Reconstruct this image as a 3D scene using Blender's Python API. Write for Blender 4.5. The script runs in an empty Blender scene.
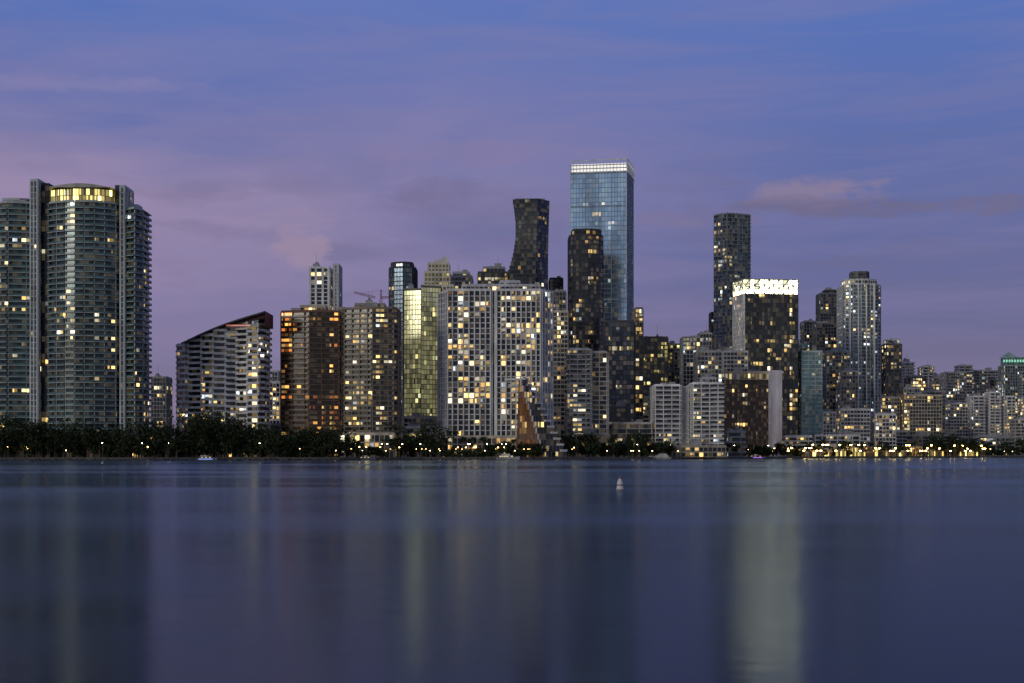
import bpy, math, random
from mathutils import Vector, noise
random.seed(11)
R=random.random
FPX=1422.2; HOR=453.0; CAMH=4.0; GZ=1.2
def X(px,d): return (px-512.0)*d/FPX
def Zf(py,d): return CAMH+(HOR-py)*d/FPX
def W(px,d): return (X(px,d),float(d))
scene=bpy.context.scene

# ------------------------------------------------------------ materials
def newmat(name):
    m=bpy.data.materials.new(name); m.use_nodes=True
    nt=m.node_tree; b=nt.nodes.get('Principled BSDF'); return m,nt,b
_mc={}
def wall(col,rough=.75,name='painted_concrete'):
    key=('w',col,rough)
    if key in _mc: return _mc[key]
    m,nt,b=newmat(name)
    tc=nt.nodes.new('ShaderNodeTexCoord')
    mp=nt.nodes.new('ShaderNodeMapping'); mp.inputs['Scale'].default_value=(.25,.25,.05)
    n=nt.nodes.new('ShaderNodeTexNoise'); n.inputs['Scale'].default_value=1.0; n.inputs['Detail'].default_value=6
    nt.links.new(tc.outputs['Object'],mp.inputs[0]); nt.links.new(mp.outputs[0],n.inputs['Vector'])
    r=nt.nodes.new('ShaderNodeValToRGB')
    r.color_ramp.elements[0].position=.3; r.color_ramp.elements[1].position=.7
    r.color_ramp.elements[0].color=(*[c*.6 for c in col],1); r.color_ramp.elements[1].color=(*[min(1,c*1.15) for c in col],1)
    nt.links.new(n.outputs['Fac'],r.inputs[0]); nt.links.new(r.outputs[0],b.inputs['Base Color'])
    b.inputs['Roughness'].default_value=rough
    _mc[key]=m; return m
def glass(col,metal=0.0,rough=.12,name='window_glass'):
    key=('g',col,metal,rough)
    if key in _mc: return _mc[key]
    m,nt,b=newmat(name)
    a=nt.nodes.new('ShaderNodeAttribute'); a.attribute_name='emit'
    a2=nt.nodes.new('ShaderNodeAttribute'); a2.attribute_name='rnd'
    mr=nt.nodes.new('ShaderNodeMapRange')
    mr.inputs['To Min'].default_value=.4 if metal<.5 else .84; mr.inputs['To Max'].default_value=1.3 if metal<.5 else 1.1
    nt.links.new(a2.outputs['Fac'],mr.inputs['Value'])
    mx=nt.nodes.new('ShaderNodeVectorMath'); mx.operation='SCALE'; mx.inputs[0].default_value=col
    tc=nt.nodes.new('ShaderNodeTexCoord'); mp=nt.nodes.new('ShaderNodeMapping'); mp.inputs['Scale'].default_value=(.05,.05,.014)
    n=nt.nodes.new('ShaderNodeTexNoise'); n.inputs['Scale'].default_value=1; n.inputs['Detail'].default_value=3; n.inputs['Distortion'].default_value=1
    nt.links.new(tc.outputs['Object'],mp.inputs[0]); nt.links.new(mp.outputs[0],n.inputs['Vector'])
    ma=nt.nodes.new('ShaderNodeMath'); ma.operation='MULTIPLY_ADD'; ma.inputs[1].default_value=2.4; ma.inputs[2].default_value=-.25
    nt.links.new(n.outputs['Fac'],ma.inputs[0])
    mm=nt.nodes.new('ShaderNodeMath'); mm.operation='MULTIPLY'; nt.links.new(ma.outputs[0],mm.inputs[0]); nt.links.new(mr.outputs[0],mm.inputs[1])
    nt.links.new(mm.outputs[0],mx.inputs['Scale']); nt.links.new(mx.outputs[0],b.inputs['Base Color'])
    b.inputs['Metallic'].default_value=metal; b.inputs['Roughness'].default_value=rough
    nt.links.new(a.outputs['Color'],b.inputs['Emission Color']); b.inputs['Emission Strength'].default_value=1
    m.cycles.emission_sampling='NONE'
    _mc[key]=m; return m
def emis(col,s,name='lamp_glow',samp=True):
    key=('e',col,s,samp)
    if key in _mc: return _mc[key]
    m,nt,b=newmat(name); b.inputs['Base Color'].default_value=(.6,.6,.6,1)
    b.inputs['Emission Color'].default_value=(*col,1); b.inputs['Emission Strength'].default_value=s
    if not samp: m.cycles.emission_sampling='NONE'
    _mc[key]=m; return m

# ------------------------------------------------------------ mesh builder
class MB:
    def __init__(s,name): s.n=name; s.V=[];s.F=[];s.M=[];s.E=[];s.K=[];s.mats=[]
    def mi(s,m):
        if m not in s.mats: s.mats.append(m)
        return s.mats.index(m)
    def face(s,pts,mat,e=(0,0,0),k=None):
        i=len(s.V); s.V.extend(pts); s.F.append(tuple(range(i,i+len(pts))))
        s.M.append(s.mi(mat)); s.E.append(e); s.K.append(R() if k is None else k)
    def obox(s,P,u,n,a0,a1,d0,d1,z0,z1,mat,e=(0,0,0)):
        def p(a,d,z): return (P[0]+u[0]*a+n[0]*d,P[1]+u[1]*a+n[1]*d,z)
        i=len(s.V)
        s.V.extend([p(a0,d1,z0),p(a1,d1,z0),p(a1,d0,z0),p(a0,d0,z0),p(a0,d1,z1),p(a1,d1,z1),p(a1,d0,z1),p(a0,d0,z1)])
        for f in ((0,1,5,4),(1,2,6,5),(2,3,7,6),(3,0,4,7),(4,5,6,7),(3,2,1,0)):
            s.F.append(tuple(i+j for j in f)); s.M.append(s.mi(mat)); s.E.append(e); s.K.append(.5)
    def box(s,x0,x1,y0,y1,z0,z1,mat,e=(0,0,0)): s.obox((x0,y0),(1,0),(0,-1),0,x1-x0,-(y1-y0),0,z0,z1,mat,e)
    def tube(s,a,b,r0,r1,mat,n=6,caps=True):
        a=Vector(a);b=Vector(b);d=(b-a).normalized()
        t=Vector((0,0,1)) if abs(d.z)<.9 else Vector((1,0,0))
        x=d.cross(t).normalized();y=d.cross(x)
        i=len(s.V)
        for c,r in((a,r0),(b,r1)):
            for j in range(n):
                w=2*math.pi*j/n; s.V.append(tuple(c+(x*math.cos(w)+y*math.sin(w))*r))
        for j in range(n):
            s.F.append((i+j,i+(j+1)%n,i+n+(j+1)%n,i+n+j)); s.M.append(s.mi(mat)); s.E.append((0,0,0)); s.K.append(.5)
        if caps:
            s.F.append(tuple(i+n+j for j in range(n))); s.M.append(s.mi(mat)); s.E.append((0,0,0)); s.K.append(.5)
    def lathe(s,c,prof,mat,n=16,e=(0,0,0)):
        i=len(s.V)
        for r,z in prof:
            for j in range(n):
                w=2*math.pi*j/n; s.V.append((c[0]+r*math.cos(w),c[1]+r*math.sin(w),c[2]+z))
        for q in range(len(prof)-1):
            for j in range(n):
                s.F.append((i+q*n+j,i+q*n+(j+1)%n,i+(q+1)*n+(j+1)%n,i+(q+1)*n+j)); s.M.append(s.mi(mat)); s.E.append(e); s.K.append(.5)
    def mesh(s):
        me=bpy.data.meshes.new(s.n); me.from_pydata(s.V,[],s.F)
        for m in s.mats: me.materials.append(m)
        me.polygons.foreach_set('material_index',s.M)
        at=me.attributes.new('emit','FLOAT_COLOR','FACE')
        fl=[]
        for e in s.E: fl.extend((e[0],e[1],e[2],1.0))
        at.data.foreach_set('color',fl)
        ar=me.attributes.new('rnd','FLOAT','FACE'); ar.data.foreach_set('value',s.K)
        me.update(); return me
    def obj(s,smooth=False):
        me=s.mesh(); o=bpy.data.objects.new(s.n,me); scene.collection.objects.link(o)
        if smooth:
            for p in me.polygons: p.use_smooth=True
        return o

PAL={'warm':[((1,.68,.24),5),((1,.76,.34),4),((1,.58,.17),3),((1,.88,.60),3),((.85,.93,1),1)],
     'orange':[((1,.45,.10),5),((1,.30,.06),3),((1,.65,.22),3)],
     'cool':[((.9,.95,1),3),((.75,.95,.85),2),((1,.85,.55),4),((1,.72,.3),3)],
     'gold':[((1,.80,.24),5),((.95,.82,.32),4),((1,.70,.2),2)],
     'olive':[((.92,.86,.38),5),((1,.82,.34),3),((.85,.86,.48),3)]}
def pick(pal):
    L=PAL[pal]; t=R()*sum(w for _,w in L)
    for c,w in L:
        t-=w
        if t<=0: return c
    return L[0][0]
class S:
    def __init__(s,wallc=(.4,.4,.42),gl=(.016,.02,.03),metal=0.,bw=2.7,fh=3.2,hh=.5,hp=.25,vw=.4,vp=.4,k=1,lit=.16,li=.8,pal='warm',rail=None,hcol=None,amb=.0,full=False):
        s.wm=wall(wallc); s.hm=wall(hcol) if hcol else s.wm; s.gm=glass(gl,metal)
        s.bw=bw;s.fh=fh;s.hh=hh;s.hp=hp;s.vw=vw;s.vp=vp;s.k=k;s.lit=lit if lit>=.6 else lit*.9;s.li=li*1.5;s.pal=pal;s.amb=amb;s.full=full
        s.rail=glass(rail,0.,.25,'railing_glass') if rail else None
def facade(mb,P,Q,z0,z1,st,ext=True):
    dx,dy=Q[0]-P[0],Q[1]-P[1]; L=math.hypot(dx,dy)
    if L<.2: return
    u=(dx/L,dy/L); n=(u[1],-u[0])
    mx,my=(P[0]+Q[0])/2,(P[1]+Q[1])/2
    if (n[0]*-mx+n[1]*-my)/math.hypot(mx,my)<-.12:
        mb.face([(*P,z0),(*Q,z0),(*Q,z1),(*P,z1)],st.wm)
        return
    nb=max(1,round(L/st.bw)); bw=L/nb; nf=max(1,round((z1-z0)/st.fh)); fh=(z1-z0)/nf
    colf=[random.choice((.05,.2,.6,1,1,1.4,2.8)) for _ in range(nb+1)]
    grp=[[random.choice((.05,.3,.8,1.1,2.6)) for _ in range(nb//4+2)] for _ in range(nf//5+2)]
    for f in range(nf):
        rf=random.choice((.2,.6,1,1,1.3,2.0)); za=z0+f*fh; zb=za+fh
        if R()<.03: rf=5
        prev=None
        for b in range(nb):
            a0,a1=b*bw,(b+1)*bw
            p=lambda a,z:(P[0]+u[0]*a,P[1]+u[1]*a,z)
            pr_=st.lit*rf*colf[b]*grp[f//5][b//4] if st.lit<.9 else st.lit
            lit=R()<pr_
            if prev is not None and R()<.35: lit=lit or prev
            prev=lit and R()<.8
            if lit:
                c=pick(st.pal); i=st.li*math.exp(random.gauss(-.75,1.05)); i=min(i,st.li*2.8); e=tuple(q*i for q in c)
                sp=a0+(a1-a0)*random.choice((.35,.5,.75,1.0,1.0))
                k=R(); zm=za if st.full else za+fh*random.choice((.12,.3,.45))
                if zm>za: mb.face([p(a0,za),p(a1,za),p(a1,zm),p(a0,zm)],st.gm,tuple(q*.12 for q in e),k)
                mb.face([p(a0,zm),p(sp,zm),p(sp,zb),p(a0,zb)],st.gm,e,k)
                if sp<a1:
                    g=R()**2*.8; mb.face([p(sp,zm),p(a1,zm),p(a1,zb),p(sp,zb)],st.gm,tuple(q*g for q in e),k)
            else:
                g=st.amb*(.3+R()*1.2) if st.amb else (R()*.05 if R()<.4 else 0)
                c=PAL[st.pal][0][0] if st.amb else (1,.75,.45)
                mb.face([p(a0,za),p(a1,za),p(a1,zb),p(a0,zb)],st.gm,tuple(q*g for q in c))
    if st.hp>0:
        x1=L+(st.hp if ext else 0)
        for f in range(nf+1):
            z=z0+f*fh
            mb.obox(P,u,n,0,x1,-.05,st.hp,max(z0,z-st.hh/2),z+st.hh/2,st.hm)
            if st.rail and f<nf:
                mb.obox(P,u,n,.05,x1-.05,st.hp-.14,st.hp-.06,z+st.hh/2+.004,z+st.hh/2+1.0,st.rail,(0,0,0))
    if st.vp>0:
        for b in range(0,nb+1,st.k):
            c=min(max(b*bw,st.vw/2+.01),L-st.vw/2-.01)
            mb.obox(P,u,n,c-st.vw/2,c+st.vw/2,-.04,st.vp,z0+.02,z1+.02,st.wm)
def block(mb,pts,z0,z1,st,roof=True,gear=True):
    N=len(pts)
    for i in range(N):
        P,Q,T=pts[i],pts[(i+1)%N],pts[(i+2)%N]
        a=math.atan2(Q[1]-P[1],Q[0]-P[0]); b=math.atan2(T[1]-Q[1],T[0]-Q[0])
        t=(b-a+math.pi)%(2*math.pi)-math.pi
        facade(mb,P,Q,z0,z1,st,abs(t)>1.0)
    if roof:
        mb.face([(x,y,z1+.03) for x,y in pts],wall((.2,.2,.2)))
        for i in range(N):
            P,Q=pts[i],pts[(i+1)%N]; L=math.hypot(Q[0]-P[0],Q[1]-P[1])
            if L<1.2: continue
            u=((Q[0]-P[0])/L,(Q[1]-P[1])/L); n=(u[1],-u[0])
            mb.obox(P,u,n,0,L-.32,-.3,0.02,z1+.05,z1+1.3,st.wm)
    if gear:
        xs=[p[0] for p in pts]; ys=[p[1] for p in pts]; x0,x1,y0,y1=min(xs),max(xs),min(ys),max(ys); w=x1-x0
        if w>9:
            for _ in range(random.choice((1,1,2))):
                cx=x0+w*(.25+.5*R()); hw=w*(.06+.14*R()); hy=(y1-y0)*.25; cy=(y0+y1)/2+R(); hz=1.8+3*R()
                mb.box(cx-hw,cx+hw,cy-hy,cy+hy,z1+.04,z1+hz,wall((.3,.3,.31)))
                if R()<.35: mb.box(cx-hw*R(),cx+hw*R(),cy-hy*.6,cy+hy*.5,z1+hz+.002,z1+hz+1.4,wall((.22,.22,.23)))
            for _ in range(4):
                ax=x0+w*(.12+.76*R()); ay=y0+(y1-y0)*(.2+.4*R()); s=.5+R()
                mb.box(ax-s,ax+s,ay-s,ay+s,z1+.05,z1+1.4+1.0*R(),wall((.4,.4,.4)))
            if R()<.5:
                mb.tube((cx,cy,z1+hz),(cx,cy,z1+hz+5+6*R()),.16,.06,wall((.3,.3,.3)),5)
def rect(px0,px1,d,dep):
    x0=X(px0,d+dep if px0>512 else d); x1=X(px1,d+dep if px1<512 else d)
    return [(x0,d),(x1,d),(x1,d+dep),(x0,d+dep)]
def poly(front,dep):
    f=[W(*p) for p in front]
    return f+[(f[-1][0],f[-1][1]+dep),(f[0][0],f[0][1]+dep)]
def T(name,parts):
    mb=MB(name)
    for q in parts:
        px0,px1,d,dep,yt,st=q[:6]; yb=q[6] if len(q)>6 else None
        z0=GZ if yb is None else Zf(yb,d)
        block(mb,rect(px0,px1,d,dep),z0,Zf(yt,d),st)
    return mb
WH=(.64,.63,.62); LG=(.44,.44,.45); MG=(.27,.275,.28); DK=(.05,.053,.06); BR=(.17,.085,.05); CR=(.5,.44,.35)
DPOD=(.16,.15,.14)

# ================= twin-shaft residential tower, far left
d=800
bal=S((.38,.43,.42),gl=(.025,.05,.055),metal=.3,bw=2.4,fh=3.25,hh=.34,hp=1.3,vw=.3,vp=.7,k=4,lit=.095,li=.9,rail=(.08,.145,.15))
shaft=S((.44,.48,.49),gl=(.03,.05,.06),bw=2.6,fh=3.25,hh=.5,hp=.2,vw=1.0,vp=.35,k=1,lit=.03,li=.6)
slot=S(DK,bw=2.2,fh=3.25,hh=.3,hp=.1,vw=.2,vp=.15,lit=.05)
mb=MB('residential_tower')
block(mb,poly([(-14,d+6),(8,d),(31,d+3)],28),GZ,Zf(203,d),bal)
block(mb,poly([(30,d+1),(38,d-1)],22),GZ,Zf(181,d),shaft,gear=False)
block(mb,poly([(38,d+4),(49,d+4)],24),GZ,Zf(184,d),slot,gear=False)
arc=[(49,d+1),(57,d-3),(66,d-5.5),(75,d-6.5),(84,d-6.5),(94,d-5.5),(104,d-3),(115,d+1)]
block(mb,poly(arc,26),GZ,Zf(204,d),bal,gear=False)
crown=S((.4,.36,.2),gl=(.1,.08,.03),bw=1.9,fh=4.4,hh=.35,hp=.3,vw=.3,vp=.4,lit=1.0,li=1.25,pal='gold',full=True,amb=.3)
block(mb,poly([(51,d+1),(60,d-2.5),(70,d-4.2),(82,d-5),(94,d-4.2),(105,d-2),(113,d+1)],24),Zf(203.4,d),Zf(190,d),crown,gear=False)
cap=wall((.4,.38,.32))
for i in range(16):
    t0,t1=i/16,(i+1)/16
    a=X(50+65*t0,d);b=X(50+65*t1,d); z0=Zf(190-4.5*math.sin(math.pi*t0),d);z1=Zf(190-4.5*math.sin(math.pi*t1),d)
    mb.face([(a,d-7,z0),(b,d-7,z1),(b,d+18,z1),(a,d+18,z0)],cap)
    mb.face([(a,d-7,Zf(190,d)+.2),(b,d-7,Zf(190,d)+.2),(b,d-7,z1),(a,d-7,z0)],cap)
block(mb,poly([(115,d+4),(119.5,d+4)],20),GZ,Zf(186,d),slot,gear=False)
block(mb,poly([(119.5,d+1),(125,d+1)],18),GZ,Zf(187,d),shaft,gear=False)
block(mb,poly([(125,d+4),(134,d),(142,d+6)],16),GZ,Zf(209,d),bal,gear=False)
block(mb,poly([(127,d+8),(138,d+8)],10),Zf(209,d)+.1,Zf(204,d),shaft,gear=False)
block(mb,poly([(2,d+10),(20,d+10)],10),Zf(203,d)+.1,Zf(197,d),shaft,gear=False)
pod=S((.32,.29,.24),bw=3,fh=4,hh=.8,hp=.5,vw=.5,vp=.4,lit=.3,li=.9)
dpod=S(DPOD,bw=3,fh=4,hh=.8,hp=.5,vw=.5,vp=.4,lit=.2,li=1.0)
block(mb,poly([(-20,d-16),(40,d-16),(120,d-16),(150,d-10)],12),GZ,Zf(434,d),dpod,gear=False)
mb.obj()

T('apartment_building',[(151,172,1150,20,378,S(MG,lit=.12))]).obj()
T('apartment_building',[(262,284,1000,18,383,S(WH,lit=.2,hh=.9)),(272,281,1080,14,372,S(LG,lit=.2))]).obj()

# ================= waterfront hotel with sweeping roof
d=850
hs=S((.66,.65,.64),gl=(.03,.035,.05),bw=2.7,fh=3.4,hh=1.35,hp=1.0,vw=.3,vp=.4,k=3,lit=.28,li=.6)
mb=MB('waterfront_hotel')
tops=[(177,188,345),(188,201,341),(201,213,336),(213,225,331),(225,236,327),(236,247,323.5),(247,257,320.5),(257,264,318.5)]
for i,(p0,p1,yt) in enumerate(tops):
    w=[6,-1,-4,-6,-4,-1,-4,-3][i]; w2=[-1,-4,-6,-4,-1,-4,-3,2][i]
    block(mb,poly([(p0,d+w),(p1,d+w2)],22),GZ,Zf(yt,d),hs,gear=False)
rm=wall((.10,.03,.03)); dk=wall(DK)
pr=[(184,343.5),(190,341),(200,336),(210,331.5),(220,327.3),(230,323.6),(240,320.3),(250,317.2),(260,314.3),(267,312)]
for (a,za),(b,zb) in zip(pr,pr[1:]):
    xa,xb=X(a,d),X(b,d); A,B=Zf(za,d),Zf(zb,d)
    y0=d-7.5 ; y1=d+22
    mb.face([(xa,y0,A),(xb,y0,B),(xb,y1,B),(xa,y1,A)],dk)
    mb.face([(xa,y0,A-1.0),(xb,y0,B-1.0),(xb,y0,B),(xa,y0,A)],dk)
    if a>=200:
        t=(a-200)/67; t2=(b-200)/67
        mb.face([(xa,d-5,A-1.0-2.6*t),(xb,d-5,B-1.0-2.6*t2),(xb,d-5,B-1.0),(xa,d-5,A-1.0)],rm,(0,0,0))
mb.face([(X(267,d),d-7.5,Zf(326,d)),(X(267,d),d+22,Zf(326,d)),(X(267,d),d+22,Zf(312,d)),(X(267,d),d-7.5,Zf(312,d))],rm)
block(mb,rect(264,268,d+2,14),GZ,Zf(325,d),hs,gear=False)
mb.box(X(228,d),X(252,d),d-5.4,d-5.1,Zf(326,d)-.6,Zf(326,d)+.3,emis((1,.22,.08),.35,'red_cove_light',False))
block(mb,rect(172,277,d-14,12),GZ,Zf(441,d),dpod,gear=False)
mb.obj()

# ================= brown twin slab tower
d=865
br1=S(BR,gl=(.05,.025,.014),bw=2.5,fh=3.15,hh=.42,hp=.9,vw=.4,vp=1.0,k=3,lit=.30,li=.5,pal='orange',rail=(.06,.03,.02),hcol=(.17,.10,.07))
br2=S((.24,.19,.15),gl=(.03,.028,.025),bw=2.6,fh=3.15,hh=.45,hp=1.1,vw=.45,vp=1.2,k=2,lit=.32,li=.65,rail=(.06,.055,.05))
mb=MB('residential_tower')
block(mb,poly([(281,d+4),(309,d-1),(338,d+3)],24),GZ,Zf(312,d),br1)
block(mb,poly([(338,d+6),(345,d+6)],22),GZ,Zf(308,d),S((.32,.28,.24),bw=2.2,hh=1,vw=.7,lit=.1),gear=False)
block(mb,poly([(345,d+3),(372,d-3),(392,d-1),(397,d+3)],20),GZ,Zf(309,d),br2)
block(mb,rect(300,328,d+6,12),Zf(312,d)+.1,Zf(306,d),S((.45,.38,.3),lit=.3,hh=1),gear=False)
block(mb,rect(355,386,d+6,10),Zf(309,d)+.1,Zf(304,d),S((.3,.26,.22),lit=.2,hh=1))
block(mb,rect(340,396,d-16,12),GZ,Zf(435,d),S(CR,bw=3,fh=4,hh=.7,hp=.5,vw=.5,vp=.4,lit=.7,li=1.3),gear=False)
mb.obj()
T('office_tower',[(309,333,1180,22,268,S((.66,.66,.68),bw=6,fh=3.4,hh=.7,hp=.2,vw=1.8,vp=.5,lit=.10,li=.7)),(333,342,1180,22,265,S((.5,.5,.53),bw=6,vw=2,hh=1.2,lit=.05))]).obj()
mb=MB('glass_tower'); d=1150
g1=S(DK,gl=(.10,.14,.18),metal=.6,bw=2.8,fh=3.6,hh=.7,hp=.3,vw=.2,vp=.3,lit=.08,li=.4,pal='cool')
block(mb,poly([(389,d+6),(394,d),(403,d-3),(412,d),(416,d+6)],18),GZ,Zf(268,d),g1,gear=False)
block(mb,poly([(391,d+6),(396,d+2),(403,d),(410,d+2),(413,d+6)],12),Zf(268,d)+.1,Zf(263,d),g1,gear=False)
mb.obj()

# ================= golden glass office
d=960
gold=S((.17,.17,.12),gl=(.44,.44,.29),metal=.7,bw=2.2,fh=3.3,hh=.45,hp=.12,vw=.18,vp=.16,lit=.34,li=.30,pal='olive',amb=.15,full=True)  # lit windows, plus sunset reflection put into the panes as gold glow
mb=MB('golden_glass_office')
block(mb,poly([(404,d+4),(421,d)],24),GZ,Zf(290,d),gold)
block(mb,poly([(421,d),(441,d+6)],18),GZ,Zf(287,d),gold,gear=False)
mb.obj()
d=1050
mb=MB('stepped_crown_tower'); stn=S((.56,.52,.43),gl=(.06,.05,.035),bw=2.6,fh=3.6,hh=1.2,hp=.25,vw=.8,vp=.35,lit=.25,li=.4,pal='gold',amb=.04)
block(mb,rect(421,455,d,24),GZ,Zf(286,d),stn,gear=False)
block(mb,rect(424,451,d+3,18),Zf(286,d)+.05,Zf(272,d),stn,gear=False)
block(mb,rect(428,450,d+5,14),Zf(272,d)+.05,Zf(263,d),stn,gear=False)
z=Zf(263,d); a,b=X(433,d),X(448,d); c=X(446,d); m=wall((.56,.52,.43))
mb.box(a,b,d+7,d+15,z,z+2,m)
zz=Zf(254,d)
mb.face([(a,d+7,z+2),(b,d+7,z+2),(c,d+11,zz)],m);mb.face([(b,d+7,z+2),(b,d+15,z+2),(c,d+11,zz)],m);mb.face([(a,d+15,z+2),(a,d+7,z+2),(c,d+11,zz)],m);mb.face([(b,d+15,z+2),(a,d+15,z+2),(c,d+11,zz)],m)
mb.obj()
T('office_tower',[(448,473,1080,20,277,S((.34,.34,.36),hh=1.1,lit=.15,li=.5)),(453,470,1084,14,273,S(LG,lit=.1,hh=1.4),277)]).obj()
T('office_tower',[(478,508,1120,24,273,S(DK,lit=.25,li=.6,hh=.5,gl=(.03,.03,.035))),(483,505,1124,14,268,S(MG,lit=.3,hh=1.2),273)]).obj()

# ================= white gridded apartment slab
d=900
gr=S((.68,.67,.67),gl=(.02,.024,.035),bw=3.3,fh=3.35,hh=.55,hp=.35,vw=.8,vp=1.1,k=1,lit=.44,li=.85,pal='warm')
grs=S((.58,.57,.57),gl=(.02,.024,.035),bw=3.4,fh=3.35,hh=.6,hp=1.0,vw=1.0,vp=1.1,k=1,lit=.22,li=.8)
mb=MB('white_apartment_tower')
block(mb,poly([(439,d+6),(447,d-2)],20),GZ,Zf(293,d),grs,gear=False)
block(mb,poly([(447,d-2),(491,d-2)],24),GZ,Zf(291,d),gr)
block(mb,poly([(491,d+3),(496,d+3)],22),GZ,Zf(293,d),S(DK,bw=2.5,lit=.2),gear=False)
block(mb,poly([(496,d-2),(541,d-2),(552,d+9)],18),GZ,Zf(291,d),gr)
block(mb,rect(462,540,d+5,10),Zf(291,d)+.1,Zf(285,d),S((.5,.5,.54),lit=.3,hh=1),gear=False)
block(mb,rect(500,520,d+6,7),Zf(285,d)+.1,Zf(281,d),S((.5,.5,.54),lit=.1,hh=1),gear=False)
block(mb,rect(438,516,d-20,16),GZ,Zf(438,d),S(CR,bw=3,fh=4.4,hh=.8,hp=.7,vw=.6,vp=.5,lit=.6,li=1.1),gear=False)
mb.obj()

# ================= flared dark tower
d=1200; mb=MB('flared_dark_tower')
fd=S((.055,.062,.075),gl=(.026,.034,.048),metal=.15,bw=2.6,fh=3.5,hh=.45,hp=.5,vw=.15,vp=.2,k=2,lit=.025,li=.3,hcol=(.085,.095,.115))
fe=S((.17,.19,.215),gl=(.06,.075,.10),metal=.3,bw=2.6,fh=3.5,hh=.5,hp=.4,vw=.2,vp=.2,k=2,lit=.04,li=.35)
ztop=Zf(195,d); nf=int((ztop-GZ)/3.5)
def fl(py):
    K=[(190,511),(198,512),(210,514),(224,515.6),(240,515.6),(255,513.4),(268,510),(282,505.5),(295,500),(310,496),(460,490)]
    for (a,b),(c,e) in zip(K,K[1:]):
        if a<=py<=c: return b+(e-b)*(py-a)/(c-a)
    return K[0][1]
for i in range(nf):
    z0=GZ+i*3.5; py=HOR-(z0-CAMH)*FPX/d
    t=(py-195)/150.0
    l=fl(py); r=549.5-1.6*math.sin(min(1,t)*math.pi); c=536.5 - 4*t
    pts=[W(l,d+3),W(c+1,d-2),W(r,d+10)]
    pts=pts+[(pts[2][0]-2,d+30),(pts[0][0]+3,d+30)]
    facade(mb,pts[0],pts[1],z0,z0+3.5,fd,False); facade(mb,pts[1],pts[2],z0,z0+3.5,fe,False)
    for P,Q in ((pts[2],pts[3]),(pts[3],pts[4]),(pts[4],pts[0])): mb.face([(*P,z0),(*Q,z0),(*Q,z0+3.5),(*P,z0+3.5)],fd.wm)
    mb.face([(x,y,z0+3.49) for x,y in pts],fd.wm)
zt=GZ+nf*3.5
mb.box(X(515,d),X(545,d),d+6,d+20,zt,zt+1.6,wall((.2,.2,.22)))
mb.obj()
T('office_tower',[(549,563,1230,20,279,S(DK,lit=.1))]).obj()
T('office_tower',[(549,568,1020,20,312,S(CR,lit=.25,hh=1.0)),(552,566,1100,12,292,S(MG,lit=.15))]).obj()

# ================= tall blue glass skyscraper
d=1160; mb=MB('blue_glass_skyscraper')
bl=S((.17,.22,.29),gl=(.46,.64,.82),metal=.9,bw=2.6,fh=3.9,hh=.4,hp=.10,vw=.2,vp=.16,k=1,lit=.02,li=.35,pal='cool')
f=[(570,d+6),(627,d-2),(633.5,d+34)]
P0,P1,P2=[W(*q) for q in f]; bk=(P0[0]+10,P0[1]+38)
body=[P0,P1,P2,bk]
block(mb,body,GZ,Zf(173,d),bl,gear=False)
u=((P1[0]-P0[0]),(P1[1]-P0[1])); L=math.hypot(*u); u=(u[0]/L,u[1]/L); n=(u[1],-u[0])
wf=wall((.62,.64,.68))
for a in (0.1,L-.6): mb.obox(P0,u,n,a,a+.5,.0,.9,GZ,Zf(172,d),wf)
fm=wall((.25,.33,.42))
for a in (.27*L,.5*L,.73*L): mb.obox(P0,u,n,a,a+.35,.0,.6,GZ,Zf(172,d),fm)
for py in (206,250,300,345,392): mb.obox(P0,u,n,.1,L-.1,0,.35,Zf(py,d),Zf(py,d)+.8,fm)
u2=((P2[0]-P1[0]),(P2[1]-P1[1])); L2=math.hypot(*u2); u2=(u2[0]/L2,u2[1]/L2); n2=(u2[1],-u2[0])
cw=emis((1,.95,.85),.8,'crown_screen_light',False)
for (P,uu,nn,LL) in ((P0,u,n,L),(P1,u2,n2,L2)):
    k=int(LL/2.6)
    for j in range(k+1):
        mb.obox(P,uu,nn,j*LL/k-.18,j*LL/k+.18,-.3,.5,Zf(173,d),Zf(160,d),wf)
    for py in (172,168.4,165,160): mb.obox(P,uu,nn,0,LL,-.2,.3,Zf(py,d),Zf(py,d)+.9,wf)
    mb.obox(P,uu,nn,1,LL-1,-3.2,-3.0,Zf(172.5,d),Zf(162.5,d),cw)
mb.obox(P0,u,n,L*.25,L*.8,-25,-10,Zf(173,d),Zf(164,d),wall(MG))
mb.obj()
d=1080; mb=MB('dark_glass_tower')
dg=S((.04,.044,.052),gl=(.02,.025,.036),bw=2.5,fh=3.4,hh=.6,hp=.35,vw=.2,vp=.3,k=2,lit=.09,li=.5)
block(mb,poly([(569,d+5),(573,d),(588,d-3),(599,d),(603,d+5)],20),GZ,Zf(236,d),dg,gear=False)
block(mb,poly([(572,d+5),(576,d+2),(590,d),(601,d+5)],14),Zf(236,d)+.1,Zf(230,d),dg,gear=False)
mb.obj()
d=940
T('balcony_apartment_tower',[(568,590,d,20,350,S((.70,.68,.64),bw=2.7,fh=3.2,hh=.6,hp=1.5,vw=.5,vp=1.1,k=2,lit=.26,li=.8,rail=(.3,.3,.3))),(590,607,d+5,18,353,S((.58,.54,.49),bw=2.7,fh=3.2,hh=.6,hp=1.1,vw=.5,vp=1.3,k=2,lit=.25)),(566,610,d-12,10,436,pod)]).obj()
T('office_tower',[(603,634,1010,22,322,S((.06,.065,.08),gl=(.05,.06,.08),metal=.4,fh=3.4,hh=.5,hp=.2,lit=.08,li=.5,vw=.2)),(633,643,1030,20,309,S((.2,.17,.14),lit=.2))]).obj()

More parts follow.
